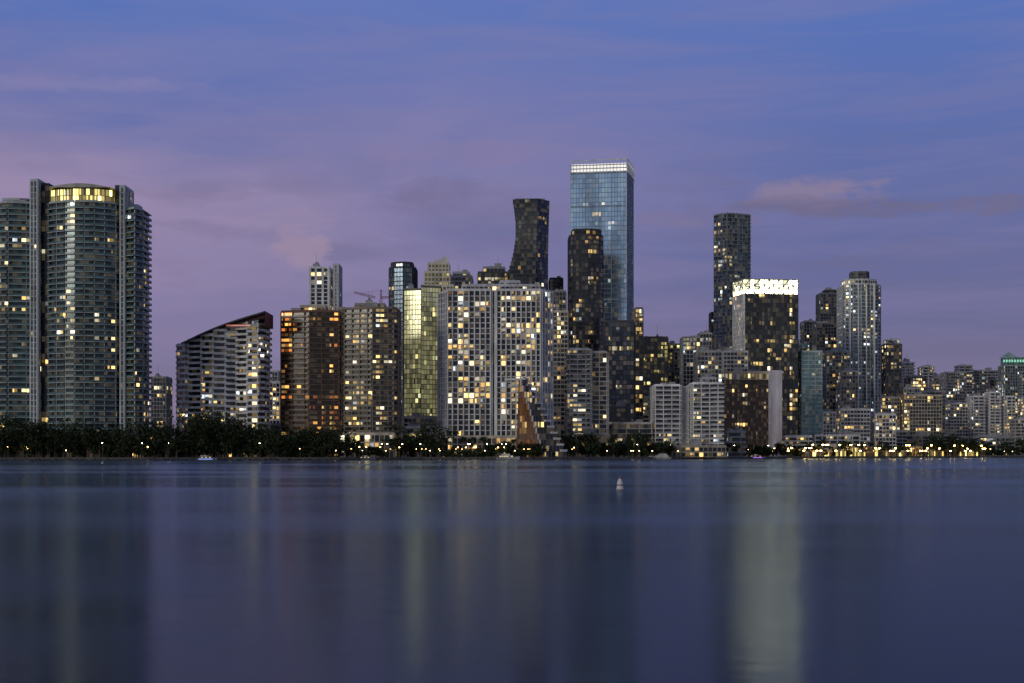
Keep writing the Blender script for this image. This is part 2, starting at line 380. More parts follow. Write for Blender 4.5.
# ================= sloped atrium building
d=872; mb=MB('sloped_terrace_building')
tw=wall((.62,.61,.60)); og=S((.24,.14,.09),gl=(.12,.055,.03),bw=1.7,fh=3.4,hh=.22,hp=.15,vw=.16,vp=.2,lit=.3,li=.18,pal='orange',amb=.03,full=True)
tg=S((.15,.14,.14),gl=(.04,.04,.05),bw=2.5,fh=3.4,hh=.3,hp=.15,vw=.3,vp=.2,lit=.25,li=.6)
nf=13; H=Zf(380,d)-GZ; fh=H/nf
for i in range(nf):
    z0=GZ+i*fh; t=(i+.5)/nf
    r=568-42*t; m_=545-25*t; l=516+3*t
    a,b,c=W(l,d+2),W(m_,d-4),W(r,d+3)
    facade(mb,a,b,z0,z0+fh,og,False); facade(mb,b,c,z0,z0+fh,tg,False)
    bb=(c[0],d+18.);ab=(a[0],d+18.)
    for P,Q in((c,bb),(bb,ab),(ab,a)): mb.face([(*P,z0),(*Q,z0),(*Q,z0+fh),(*P,z0+fh)],tw)
    mb.face([(a[0],a[1],z0+fh-.01),(b[0],b[1],z0+fh-.01),(c[0],c[1],z0+fh-.01),(*bb,z0+fh-.01),(*ab,z0+fh-.01)],tw)
    L=math.hypot(c[0]-b[0],c[1]-b[1]);uu=((c[0]-b[0])/L,(c[1]-b[1])/L);nn=(uu[1],-uu[0])
    mb.obox(b,uu,nn,max(.2,L-4.2),L+.3,-14,.7,z0+fh+.01,z0+fh+1.3,tw)
    mb.obox(b,uu,nn,-.35,.35,-.3,.5,z0,z0+fh-.02,tw)
mb.obj()

# ================= mid-right cluster
T('office_tower',[(641,668,1150,22,338,S((.10,.10,.09),gl=(.03,.03,.03),lit=.36,li=.6,pal='gold')),(655,680,1200,20,345,S((.3,.28,.2),lit=.4,li=.5,pal='gold')),(672,690,1180,18,352,S(MG,lit=.2))]).obj()
T('apartment_building',[(680,700,1130,20,338,S((.28,.30,.31),lit=.22,pal='cool',li=.5)),(697,712,1180,18,334,S(LG,lit=.2)),(694,722,1060,20,352,S((.35,.36,.37),hh=.9,lit=.2,pal='cool',li=.5))]).obj()
T('apartment_building',[(720,748,1120,18,352,S((.5,.5,.5),hh=.9,lit=.18)),(735,770,1150,18,374,S((.32,.33,.34),lit=.2))]).obj()
wb=S((.72,.71,.71),gl=(.02,.024,.035),bw=2.7,fh=3.1,hh=.6,hp=1.3,vw=.5,vp=1.5,k=2,lit=.22,li=.7,rail=(.35,.36,.37))
T('white_condominium',[(652,680,960,20,386,wb),(680,689,964,16,388,S((.55,.55,.57),hh=1.2,vw=1.2,lit=.1)),(689,722,958,20,384,wb),(700,716,964,10,379,S(LG,lit=.1),384),(648,726,944,10,447,pod)]).obj()
d=1350; mb=MB('slim_glass_tower')
sr=S((.19,.22,.245),gl=(.06,.085,.11),metal=.45,bw=2.8,fh=3.6,hh=.6,hp=.8,vw=.35,vp=.5,k=2,lit=.06,li=.5,pal='cool')
P=[W(714,d+8),W(727,d-4),W(750,d+6)]
block(mb,P+[(P[2][0]+4,d+34),(P[0][0]+14,d+38)],GZ,Zf(214.5,d),sr,gear=False)
mb.box(X(722,d),X(744,d),d+10,d+24,Zf(214.5,d),Zf(213,d),wall(MG))
mb.obj()
T('office_tower',[(709,716,1400,16,313,S(DK,lit=.1))]).obj()
# lit-crown office
d=1170; mb=MB('lit_crown_office_tower')
cs=S((.06,.065,.07),gl=(.03,.034,.036),bw=2.4,fh=3.7,hh=.5,hp=.15,vw=.22,vp=.2,lit=.13,li=.55)
cl=S((.68,.67,.66),gl=(.02,.024,.035),bw=3.0,fh=3.7,hh=.9,hp=.3,vw=1.0,vp=.6,lit=.12,li=.6)
a,b,c=W(733,d+22),W(745,d-3),W(798,d+4); pts=[a,b,c,(c[0]+6,d+32),(a[0]+6,d+40)]
z1=Zf(294,d); zc=Zf(279.5,d)
facade(mb,a,b,GZ,z1,cl,True);facade(mb,b,c,GZ,z1,cs,True)
for P,Q in zip(pts[2:],pts[3:]+[a]): mb.face([(*P,GZ),(*Q,GZ),(*Q,z1),(*P,z1)],cs.wm)
mb.face([(x,y,z1+.05) for x,y in pts],wall(DK))
fr=wall((.28,.29,.25))
for P,Q in((a,b),(b,c)):
    L=math.hypot(Q[0]-P[0],Q[1]-P[1]);uu=((Q[0]-P[0])/L,(Q[1]-P[1])/L);nn=(uu[1],-uu[0])
    k=max(3,int(L/3.8)); h=zc-z1
    for j in range(k):
        for q in range(3):
            s_=random.choice((1.,6.0,12.0,18.0)) if q else random.choice((18.,24.)); 
            mb.obox(P,uu,nn,(j+.1)*L/k,(j+.9)*L/k,-.7,-.5,z1+.5+q*h/3,z1+(q+1)*h/3-.35,emis((1,.93,.55),s_,'crown_flood_light'))
    for j in range(k+1): mb.obox(P,uu,nn,j*L/k-.3,j*L/k+.3,-.2,.25,z1,zc,fr)
    for q in (0,.5,1): mb.obox(P,uu,nn,0,L,-.15,.35,z1+q*h-.3,z1+q*h+.45,fr)
    for j in range(k):
        p0=(P[0]+uu[0]*j*L/k+nn[0]*.1,P[1]+uu[1]*j*L/k+nn[1]*.1);p1=(P[0]+uu[0]*(j+1)*L/k+nn[0]*.1,P[1]+uu[1]*(j+1)*L/k+nn[1]*.1)
        mb.tube((*p0,z1+(h/2 if j%2 else 0)),(*p1,z1+(0 if j%2 else h/2)),.42,.42,fr,4)
        mb.tube((*p0,z1+(h if j%2 else h/2)),(*p1,z1+(h/2 if j%2 else h)),.42,.42,fr,4)
mb.obj()
d=1110; mb=MB('brown_office_building')
bo=S((.19,.105,.075),gl=(.05,.028,.02),bw=2.1,fh=3.4,hh=.7,hp=.3,vw=.4,vp=.45,lit=.06,li=.6)
block(mb,rect(706,769,d,26),GZ,Zf(380,d),bo,gear=False)
block(mb,rect(705,770,d-1,27),Zf(380,d)+.02,Zf(373,d),S((.5,.42,.3),gl=(.1,.08,.05),bw=3,fh=6,hh=1.3,vw=1,lit=.9,li=.4))
block(mb,poly([(769,d-2),(782,d-1)],28),GZ,Zf(372,d),S((.74,.68,.68),bw=13,fh=13,hh=.2,hp=.05,vw=5.2,vp=.3,lit=0),gear=False)
mb.obj()
tq=S((.38,.48,.47),gl=(.12,.19,.20),metal=.5,bw=2.6,fh=3.4,hh=.7,hp=.5,vw=.4,vp=.6,k=2,lit=.12,li=.5,pal='cool')
T('teal_glass_condominium',[(774,800,1200,22,349,tq),(797,822,1180,20,352,tq),(786,808,1206,12,345,tq,349)]).obj()
T('office_tower',[(816,842,1420,20,294,S((.14,.16,.2),lit=.1)),(822,838,1424,12,291,S(DK,lit=.1),294),(800,817,1380,20,322,S((.2,.22,.25),lit=.14)),(812,845,1330,20,324,S((.13,.14,.16),lit=.12))]).obj()
T('apartment_building',[(822,850,1260,18,352,S((.3,.32,.33),lit=.25,li=.55,hh=.8)),(836,858,1240,18,372,S((.40,.40,.40),lit=.2,li=.6))]).obj()
d=1280; mb=MB('rounded_condominium_tower')
ry=S((.56,.59,.62),gl=(.10,.14,.18),metal=.5,bw=2.6,fh=3.3,hh=.5,hp=1.0,vw=.3,vp=1.1,k=3,lit=.16,li=.65,pal='cool',rail=(.12,.16,.18))
block(mb,poly([(843,d+8),(846,d+1),(853,d-3),(861,d-4),(870,d-2),(877,d+3),(880,d+9)],20),GZ,Zf(285,d),ry,gear=False)
block(mb,poly([(845,d+5),(855,d),(868,d),(877,d+6)],16),Zf(285,d)+.1,Zf(280,d),S((.5,.5,.5),lit=.6,li=.8,hh=.8,pal='cool'),gear=False)
block(mb,poly([(852,d+6),(858,d+3),(866,d+3),(869,d+7)],10),Zf(280,d)+.1,Zf(272,d),S((.12,.13,.14),lit=.1,hh=1),gear=False)
for px in(849,857,865,873): mb.obox(W(px,d-1.5),(1,0),(0,-1),0,.9,-4,4.2,GZ,Zf(284,d),wall((.72,.72,.72)))
mb.obj()
def gs(l0=.15,l1=.34,li=.65): 
    w=random.choice([(.5,.5,.52),(.42,.40,.38),(.34,.35,.37),(.22,.22,.24),(.5,.46,.40),(.62,.62,.62),(.12,.12,.13)])
    return S(w,gl=(.02,.024,.032),bw=random.uniform(2.2,3.2),fh=3.2,hh=random.uniform(.5,1.2),hp=random.choice((.3,.8,1.3)),vw=random.uniform(.3,1),vp=random.uniform(.45,.75),k=random.choice((1,2,3)),lit=random.uniform(l0,l1),li=li,pal=random.choice(('warm','warm','warm','cool')))
for q in [(880,902,1300,20,345),(884,899,1460,14,340),(900,914,1500,18,363),(905,926,1420,20,378),(918,934,1600,18,367),(930,943,1550,16,378),(940,966,1480,22,373),(955,972,1620,16,366),(966,998,1640,20,371),(985,996,1560,16,380),(912,945,1360,16,392),(860,880,1380,16,375),(1012,1040,1500,20,372),(1018,1060,1350,20,398),(940,968,1380,16,404)]:
    T('apartment_building',[(*q,gs())]).obj()
mb=MB('green_lit_tower'); d=1500
block(mb,rect(998,1030,d,22),GZ,Zf(366,d),S((.3,.36,.36),lit=.25,li=.55,pal='cool'),gear=False)
gn=S((.25,.4,.34),gl=(.05,.12,.1),bw=3,fh=4,hh=.5,vw=.4,lit=0,amb=0)
block(mb,rect(1001,1026,d+3,16),Zf(366,d)+.1,Zf(358,d),gn,gear=False)
for k in range(8):
    xx=X(1003,d+3)+k*2.9
    mb.box(xx,xx+1.8,d+2.2,d+2.5,Zf(362,d),Zf(359.5,d),emis((.2,.85,.55),.6,'green_roof_light'))
xm=X(1012,d);z=Zf(358,d)
for sx in(-1,1): mb.face([(xm+sx*9,d+4,z),(xm+sx*9,d+16,z),(xm,d+10,Zf(351,d))],wall((.3,.42,.38)))
mb.face([(xm-9,d+4,z),(xm+9,d+4,z),(xm,d+10,Zf(351,d))],wall((.3,.42,.38)))
mb.obj()
T('white_condominium',[(967,984,1370,18,397,wb),(984,1000,1374,16,393,wb),(1000,1014,1370,18,397,wb)]).obj()
T('low_rise_apartments',[(812,836,1200,18,413,S(WH,hh=.9,lit=.2,vw=.9)),(836,870,1196,18,410,S((.55,.55,.55),hh=1.1,lit=.2)),(870,896,1200,18,415,S(WH,hh=.9,lit=.2)),(811,819,1195,14,403,S(WH,hh=1.5,lit=.05))]).obj()
T('low_rise_apartments',[(862,900,1290,20,398,S(CR,hh=.8,lit=.45,li=.8)),(898,942,1290,20,396,S(CR,hh=.7,lit=.5,li=.8)),(900,920,1300,12,389,S(LG,lit=.2))]).obj()
T('low_rise_apartments',[(784,814,1210,16,404,S(MG,lit=.2)),(742,786,1200,14,426,S((.3,.3,.3),lit=.25))]).obj()
fills=[(152,176,840,12,444),(405,436,900,12,428),(404,438,930,14,418),(566,572,930,12,418),(612,652,960,16,424),(606,630,985,16,408),(625,652,1050,16,398),(725,745,1000,14,432),(782,812,1130,14,437),(812,860,1160,10,436),(860,905,1230,12,432),(900,950,1270,12,436),(945,1030,1330,14,438),(1010,1060,1330,14,420),(60,150,1000,14,440),(655,700,1180,16,372),(380,405,1000,16,400),(770,790,1300,16,385),(270,284,900,12,425)]
for q in fills: T('low_rise_building',[(*q,gs(.12,.28,.6))]).obj()

# ================= roof crane
d=1000; mb=MB('tower_crane'); rd=wall((.35,.09,.06),.5); 
bx=X(381,d)
def lattice(a,b,w,nseg,mat):
    a=Vector(a);b=Vector(b);dr=(b-a).normalized();t=Vector((0,0,1)) if abs(dr.z)<.8 else Vector((1,0,0))
    x=dr.cross(t).normalized()*w;y=dr.cross(x).normalized()*w
    cs_=[x+y,x-y,-x-y,-x+y]
    for c in cs_: mb.tube(a+c,b+c,.13,.13,mat,4)
    for i in range(nseg):
        p=a+(b-a)*(i/nseg);q=a+(b-a)*((i+1)/nseg)
        for j in range(4): mb.tube(p+cs_[j],q+cs_[(j+1)%4],.09,.09,mat,4,False)
zt=Zf(299,d)
lattice((bx,d,GZ),(bx,d,zt),.8,40,rd)
lattice((bx-4,d,zt+1),(X(354,d),d+2,Zf(292,d)),.6,10,rd)
lattice((bx,d,zt+1),(bx+9,d,zt+1.5),.6,4,rd)
lattice((bx,d,zt),(bx,d,zt+6.5),.5,3,rd)
mb.tube((bx,d,zt+6.5),(X(360,d),d+2,Zf(293.5,d)),.07,.07,rd,4); mb.tube((bx,d,zt+6.5),(bx+9,d,zt+2),.07,.07,rd,4)
mb.box(bx+6.5,bx+9,d-1.2,d+1.2,zt-1,zt+.8,wall((.3,.3,.3)))
mb.obj()

# ================= ground, seawall, water
shore=[(-900,700),(-300,762),(0,770),(150,772),(230,790),(340,800),(400,850),(520,855),(650,915),(800,1060),(1000,1230),(1300,1450),(3000,1900)]
sw=[W(*p) for p in shore]
def shore_d(px):
    for (a,da),(b,db) in zip(shore,shore[1:]):
        if a<=px<=b: return da+(db-da)*(px-a)/(b-a)
    return shore[-1][1]
m,nt,b=newmat('ground_soil_and_paving')
n=nt.nodes.new('ShaderNodeTexNoise'); n.inputs['Scale'].default_value=.03; n.inputs['Detail'].default_value=8
tc=nt.nodes.new('ShaderNodeTexCoord'); nt.links.new(tc.outputs['Object'],n.inputs['Vector'])
r=nt.nodes.new('ShaderNodeValToRGB'); r.color_ramp.elements[0].position=.42;r.color_ramp.elements[1].position=.58
r.color_ramp.elements[0].color=(.03,.05,.02,1); r.color_ramp.elements[1].color=(.12,.115,.10,1)
nt.links.new(n.outputs['Fac'],r.inputs[0]); nt.links.new(r.outputs[0],b.inputs['Base Color']); b.inputs['Roughness'].default_value=.9
g=MB('ground')
far=[(sw[-1][0]+6000,9000),(-6000,9000),(-6000,sw[0][1])]
pts=sw+far
g.face([(x,y,GZ) for x,y in pts],m)
cw_=wall((.09,.088,.082))
for P,Q in zip(sw,sw[1:]): g.face([(*P,-1),(*Q,-1),(*Q,GZ),(*P,GZ)],m)
g.obj()
s=MB('seawall')
for P,Q in zip(sw,sw[1:]):
    L=math.hypot(Q[0]-P[0],Q[1]-P[1]);uu=((Q[0]-P[0])/L,(Q[1]-P[1])/L);nn=(uu[1],-uu[0])
    s.obox(P,uu,nn,0,L,-.5,.15,-.8,GZ+.35,cw_)
rk=wall((.05,.05,.048))
for _ in range(1300):
    px=random.uniform(-60,1080); dd=shore_d(px)-.5-R()*2.2; x,y=W(px,dd); rr=.4+R()*.9
    s.lathe((x,y,-.15),[(rr*(.7+.4*R()),-.2),(rr*(.8+.3*R()),rr*.4),(rr*.35,rr*(.8+.3*R())),(0.01,rr*.95)],rk,5)
s.obj()
m,nt,b=newmat('bay_water')
tc=nt.nodes.new('ShaderNodeTexCoord')
mp=nt.nodes.new('ShaderNodeMapping'); mp.inputs['Scale'].default_value=(.006,.014,1)
nt.links.new(tc.outputs['Object'],mp.inputs[0])
n=nt.nodes.new('ShaderNodeTexNoise'); n.inputs['Scale'].default_value=1.0; n.inputs['Detail'].default_value=5; n.inputs['Distortion'].default_value=.8
nt.links.new(mp.outputs[0],n.inputs['Vector'])
mr=nt.nodes.new('ShaderNodeMapRange'); mr.inputs['From Min'].default_value=.36;mr.inputs['From Max'].default_value=.64
mr.inputs['To Min'].default_value=.12; mr.inputs['To Max'].default_value=.24
nt.links.new(n.outputs['Fac'],mr.inputs['Value'])
fz=nt.nodes.new('ShaderNodeFresnel'); fz.inputs['IOR'].default_value=1.33
sc_=nt.nodes.new('ShaderNodeVectorMath'); sc_.operation='SCALE'; sc_.inputs[0].default_value=(.40,.47,.50); nt.links.new(fz.outputs[0],sc_.inputs['Scale'])
gl_=nt.nodes.new('ShaderNodeBsdfGlossy'); nt.links.new(sc_.outputs[0],gl_.inputs['Color']); nt.links.new(mr.outputs[0],gl_.inputs['Roughness'])
df=nt.nodes.new('ShaderNodeBsdfDiffuse'); df.inputs['Color'].default_value=(.012,.017,.028,1)
ad=nt.nodes.new('ShaderNodeAddShader'); nt.links.new(gl_.outputs[0],ad.inputs[0]); nt.links.new(df.outputs[0],ad.inputs[1])
nt.links.new(ad.outputs[0],nt.nodes['Material Output'].inputs['Surface']); nt.nodes.remove(b)
n2=nt.nodes.new('ShaderNodeTexNoise'); n2.inputs['Scale'].default_value=.35; n2.inputs['Detail'].default_value=4
nt.links.new(tc.outputs['Object'],n2.inputs['Vector'])
bp=nt.nodes.new('ShaderNodeBump'); bp.inputs['Strength'].default_value=.05; bp.inputs['Distance'].default_value=.3
nt.links.new(n2.outputs['Fac'],bp.inputs['Height']); nt.links.new(bp.outputs[0],gl_.inputs['Normal'])
w=MB('water'); w.face([(-9000,-600,0),(9000,-600,0),(9000,9000,0),(-9000,9000,0)],m); w.obj()

# ================= trees
fol,nt,b=newmat('foliage')
a2=nt.nodes.new('ShaderNodeAttribute'); a2.attribute_name='rnd'
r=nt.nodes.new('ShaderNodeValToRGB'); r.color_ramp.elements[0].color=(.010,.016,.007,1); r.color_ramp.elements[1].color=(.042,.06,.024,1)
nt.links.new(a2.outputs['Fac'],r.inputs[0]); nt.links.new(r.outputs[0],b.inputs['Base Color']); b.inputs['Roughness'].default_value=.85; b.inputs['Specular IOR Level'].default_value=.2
bark=wall((.10,.075,.05))
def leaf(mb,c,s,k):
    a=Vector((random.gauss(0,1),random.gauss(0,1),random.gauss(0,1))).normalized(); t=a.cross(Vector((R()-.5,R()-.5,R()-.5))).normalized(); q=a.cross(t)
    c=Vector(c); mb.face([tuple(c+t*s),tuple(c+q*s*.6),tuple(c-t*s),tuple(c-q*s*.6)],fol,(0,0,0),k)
def tree(mb,x,y,z,h,wd):
    tk=h*.25
    mb.tube((x,y,z),(x+.2,y,z+tk),.35,.22,bark,6,False)
    nl=random.randint(7,11)
    for i in range(nl):
        an=R()*6.28; rr=wd*(.15+.35*R()); c=Vector((x+math.cos(an)*rr,y+math.sin(an)*rr,z+h*(.25+.6*R())))
        mb.tube((x+.2,y,z+tk*.9),tuple(c),.16,.05,bark,4,False)
        lr=wd*(.15+.13*R()); base=R()*.6
        for _ in range(46):
            v=Vector((random.gauss(0,1),random.gauss(0,1),random.gauss(0,.75))); v=v.normalized()*lr*(.45+.65*R())
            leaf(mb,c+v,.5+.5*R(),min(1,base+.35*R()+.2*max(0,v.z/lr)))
mb=MB('distant_trees')
def row(px0,px1,n,h0,h1,off0,off1):
    for i in range(n):
        px=px0+(px1-px0)*(i+R())/n; dd=shore_d(px)+random.uniform(off0,off1); x,y=W(px,dd); h=h0+(h1-h0)*R()**1.4
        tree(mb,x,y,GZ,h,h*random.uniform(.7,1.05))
row(-40,60,26,11,26,3,10); row(60,180,34,8,23,3,12); row(180,265,26,11,24,3,14); row(188,232,10,22,31,4,14); row(262,345,30,8,23,3,14)
row(345,440,14,5,13,4,20); row(398,440,8,14,23,8,20); row(440,560,26,4,10,3,8); row(560,660,26,6,18,4,20); row(660,800,30,4,12,4,18); row(800,930,22,5,12,16,40); row(930,985,16,10,21,12,26); row(985,1060,18,7,17,5,30)
mb.obj()
def palm_mesh(seed):
    random.seed(seed); mb=MB('palm_tree_mesh'); h=8+2*R(); lx=(R()-.5)*1.2; pv=Vector((0,0,0))
    for i in range(5):
        t=(i+1)/5; q=Vector((lx*t*t,0,h*t)); mb.tube(tuple(pv),tuple(q),.24-.1*t+.02,.24-.1*t,bark,6,False); pv=q
    for i in range(18):
        an=i*2.4+R()*.3; up=.9-1.3*(i/18); L=2.6+R()*.8; d=Vector((math.cos(an),math.sin(an),0)); sd=Vector((-d.y,d.x,0)); pr=None
        for j in range(6):
            t=j/5; c=pv+d*L*t*(1-.15*t)+Vector((0,0,L*(up*t-1.0*t*t*.9))); wv=.42*math.sin(math.pi*min(1,.15+t*.85))+.03
            cur=(c+sd*wv-Vector((0,0,wv*.5)),c,c-sd*wv-Vector((0,0,wv*.5)))
            if pr:
                k=R()*.7
                mb.face([tuple(pr[0]),tuple(pr[1]),tuple(cur[1]),tuple(cur[0])],fol,(0,0,0),k); mb.face([tuple(pr[1]),tuple(pr[2]),tuple(cur[2]),tuple(cur[1])],fol,(0,0,0),k)
            pr=cur
    return mb.mesh()
pms=[palm_mesh(i) for i in range(3)]
random.seed(5)
for px,off,sc in [(random.uniform(392,650),random.uniform(4,14),random.uniform(.7,1.4)) for _ in range(34)]+[(random.uniform(790,990),random.uniform(5,16),random.uniform(.8,1.3)) for _ in range(36)]+[(random.uniform(655,790),random.uniform(4,10),random.uniform(.7,1.1)) for _ in range(10)]+[(random.uniform(0,340),random.uniform(2,5),random.uniform(.8,1.7)) for _ in range(14)]:
    o=bpy.data.objects.new('palm_tree',random.choice(pms)); x,y=W(px,shore_d(px)+off); o.location=(x,y,GZ); o.scale=(sc,)*3; o.rotation_euler=(0,0,R()*6.28); scene.collection.objects.link(o)

# ================= lit pavilions added on the right shore for a continuous yellow glow
ps=S((.45,.38,.26),gl=(.12,.09,.04),bw=2.4,fh=3.6,hh=.5,hp=.9,vw=.4,vp=.35,k=2,lit=.66,li=1.5,pal='gold',full=True)
for a,b in ((792,806),(812,832),(838,846),(853,878),(884,906),(912,922),(930,952),(958,978)):
    mb=MB('added_lit_pavilion')
    block(mb,poly([(a,shore_d(a)+17),(b,shore_d(b)+17)],8),GZ,GZ+random.choice((3.8,4.4,7.2)),ps,gear=False); mb.obj()

# ================= street lamps (lit in the photograph)
def lamp_mesh(col,st,r,h):
    mb=MB('street_lamp_mesh'); g_=wall((.12,.12,.12))
    mb.tube((0,0,0),(0,0,h),.11,.07,g_,6); mb.tube((0,0,h-.1),(0,-1.2,h+.3),.05,.04,g_,5); mb.lathe((0,0,0),[(.25,0),(.22,.4),(.11,.5)],g_,8)
    mb.lathe((0,-1.2,h+.32),[(.05,.16),(r*1.3,.05),(r*1.3,0)],g_,8)
    mb.lathe((0,-1.2,h+.3),[(0.01,-r*.9),(r*.8,-r*.6),(r,-r*.1),(r*.9,.0)],emis(col,st,'lamp_bulb'),8)
    return mb.mesh()
lm=[lamp_mesh((1,.58,.18),30,.38,6),lamp_mesh((1,.72,.36),22,.30,4),lamp_mesh((1,.9,.7),22,.34,8),lamp_mesh((1,.62,.2),12,.3,5)]
lbs=[lamp_mesh((1,.60,.16),46,.75,h) for h in (4.5,6.5,9)]
def lamp(px,off,me):
    o=bpy.data.objects.new('street_lamp',me); x,y=W(px,shore_d(px)+off); o.location=(x,y,GZ); scene.collection.objects.link(o)
for px in (6,24,31,70,104,146,152,168,262,300): lamp(px+random.uniform(-4,4),random.uniform(2,3),random.choice(lm))
def scatter(a,b,steps,o0,o1,ms):
    px=a
    while px<b: lamp(px,random.uniform(o0,o1),random.choice(ms)); px+=random.choice(steps)
scatter(336,440,(1.5,3,4,9,14),1.5,6,lm); scatter(440,650,(2,4,9,16,24),1.5,6,lm); scatter(652,790,(2,4,8,14,20),1.5,8,lm)
scatter(788,985,(1.5,2,3,4,8,11),1.2,9,lbs); scatter(990,1030,(8,14),2,5,lm)

# ================= boats
def boat(px,off,L,col=(.22,.225,.24),win=(1,.75,.4),ws=1.0,rot=0,glow=None):
    mb=MB('motor_yacht'); hm=wall(col,.3,'gelcoat'); Wd=L*.14; H=L*.09
    secs=[(-.5,.85,.0),(-.3,1,.0),(0,1,.02),(.25,.85,.15),(.42,.4,.4),(.5,.03,.65)]
    rings=[]
    for t,wf_,sh in secs:
        x=t*L; rings.append([(x,-Wd*wf_,H*(1+sh)),(x,-Wd*wf_*.7,H*.1),(x,0,-H*.5),(x,Wd*wf_*.7,H*.1),(x,Wd*wf_,H*(1+sh))])
    for A,B in zip(rings,rings[1:]):
        for j in range(4): mb.face([A[j],B[j],B[j+1],A[j+1]],hm)
        mb.face([A[0],A[4],B[4],B[0]],hm)
    mb.face(rings[0],hm)
    wg=glass((.03,.03,.04)); 
    for (x0,x1,wv,z0,z1) in ((-.38,.22,.75,1.0,1.95),(-.3,.08,.6,1.97,2.7)):
        mb.box(x0*L,x1*L,-Wd*wv,Wd*wv,H*z0,H*z1,hm)
        n=6
        for i in range(n):
            a=x0*L+(x1-x0)*L*(i+.15)/n; b_=x0*L+(x1-x0)*L*(i+.85)/n
            mb.face([(a,-Wd*wv-.02,H*(z0+.35)),(b_,-Wd*wv-.02,H*(z0+.35)),(b_,-Wd*wv-.02,H*(z1-.25)),(a,-Wd*wv-.02,H*(z1-.25))],wg,tuple(c*ws for c in win) if R()<.5 else (0,0,0))
    mb.box(-.34*L,.0,-Wd*.62,Wd*.62,H*2.72,H*2.82,hm)
    mb.tube((-.1*L,0,H*2.8),(-.14*L,0,H*4.2),.06,.03,hm,5)
    for i in range(8): 
        x=.1*L+i*.05*L; mb.tube((x,-Wd*.7*(1-i*.08),H*1.1),(x,-Wd*.7*(1-i*.08),H*1.6),.03,.03,hm,4)
    if glow: mb.box(-.4*L,.3*L,-Wd*1.02,-Wd*.98,H*.45,H*.7,emis(glow,1.4,'boat_underglow'))
    o=mb.obj(); x,y=W(px,shore_d(px)-off); o.location=(x,y,.1); o.rotation_euler=(0,0,rot)
boat(207,6,11,glow=(.2,.35,1)); boat(367,6,10,rot=.2); boat(508,6,14,(.45,.45,.45))
boat(660,6,14,(.45,.45,.45),rot=3.14); boat(757,7,12,glow=(.5,.15,1))

# ================= channel buoy
mb=MB('channel_buoy'); bm=wall((.72,.70,.66),.45,'buoy_paint'); bd=wall((.35,.12,.07),.5)
d=150; c=(X(620,d),d,0)
mb.lathe(c,[(.30,-.5),(.42,-.1),(.44,.12),(.42,.2)],wall((.25,.24,.22)),20)
mb.lathe(c,[(.42,.2),(.36,.28),(.33,.6),(.30,.9),(.2,1.15),(.13,1.25),(.12,1.3)],bm,20)
mb.lathe(c,[(.12,1.3),(.16,1.33),(.15,1.45),(.07,1.52),(.01,1.53)],bd,16)
mb.lathe(c,[(.335,.55),(.345,.56),(.335,.68),(.32,.69)],bd,20)
o=mb.obj(True)

# ================= sky + sun
world=bpy.data.worlds.new('World'); scene.world=world; world.use_nodes=True
nt=world.node_tree; N=nt.nodes; Lk=nt.links; bg=N['Background']
def math_(op,a=None,b=None,c=None,clamp=False):
    m=N.new('ShaderNodeMath'); m.operation=op; m.use_clamp=clamp
    for i,v in enumerate((a,b,c)):
        if v is None: continue
        if isinstance(v,(int,float)): m.inputs[i].default_value=v
        else: Lk.new(v,m.inputs[i])
    return m.outputs[0]
def ramp(v,els):
    r=N.new('ShaderNodeValToRGB'); e=r.color_ramp.elements
    e[0].position,e[0].color=els[0][0],(*els[0][1],1); e[1].position,e[1].color=els[-1][0],(*els[-1][1],1)
    for p,c in els[1:-1]:
        q=e.new(p); q.color=(*c,1)
    Lk.new(v,r.inputs[0]); return r.outputs[0]
def mix(f,a,b,t='MIX'):
    m=N.new('ShaderNodeMix'); m.data_type='RGBA'; m.blend_type=t
    for i,v in ((0,f),(6,a),(7,b)):
        if isinstance(v,(int,float)): m.inputs[i].default_value=v
        elif isinstance(v,tuple): m.inputs[i].default_value=(*v,1)
        else: Lk.new(v,m.inputs[i])
    return m.outputs[2]
tc=N.new('ShaderNodeTexCoord'); sp=N.new('ShaderNodeSeparateXYZ'); Lk.new(tc.outputs['Generated'],sp.inputs[0])
x,y,z=sp.outputs
base=ramp(z,[(0,(.23,.175,.245)),(.035,(.185,.155,.25)),(.09,(.140,.137,.28)),(.16,(.120,.142,.335)),(.23,(.104,.153,.405)),(.30,(.094,.168,.47)),(1,(.05,.08,.27))])
def nz(vec,scale,detail,dist=0,rough=.55):
    n=N.new('ShaderNodeTexNoise'); n.inputs['Scale'].default_value=scale; n.inputs['Detail'].default_value=detail; n.inputs['Distortion'].default_value=dist; n.inputs['Roughness'].default_value=rough
    Lk.new(vec,n.inputs['Vector']); return n.outputs['Fac']
def mapping(sc,loc=(0,0,0),rot=(0,0,0)):
    m=N.new('ShaderNodeMapping'); m.inputs['Scale'].default_value=sc; m.inputs['Location'].default_value=loc; m.inputs['Rotation'].default_value=rot
    Lk.new(tc.outputs['Generated'],m.inputs[0]); return m.outputs[0]
n1=nz(mapping((1.6,1.6,7),(.3,0,.2),(0,.10,0)),1.6,6,.4)
side=math_('MULTIPLY_ADD',x,-2.1,.48,clamp=True)
band=ramp(z,[(0,(.3,)*3),(.10,(.65,)*3),(.17,(1,)*3),(.23,(.7,)*3),(.29,(.2,)*3)])
veil=math_('MULTIPLY',math_('MULTIPLY',side,band),math_('MULTIPLY_ADD',n1,4.5,-1.5,clamp=True))
c1=mix(veil,base,(.315,.245,.40))
n2=nz(mapping((2,2,20),(0,1,0),(0,.16,0)),2.2,7,.5,.6)
st_=math_('MULTIPLY_ADD',n2,5,-2.2,clamp=True)
c2=mix(math_('MULTIPLY',st_,.32),c1,(.235,.20,.37))
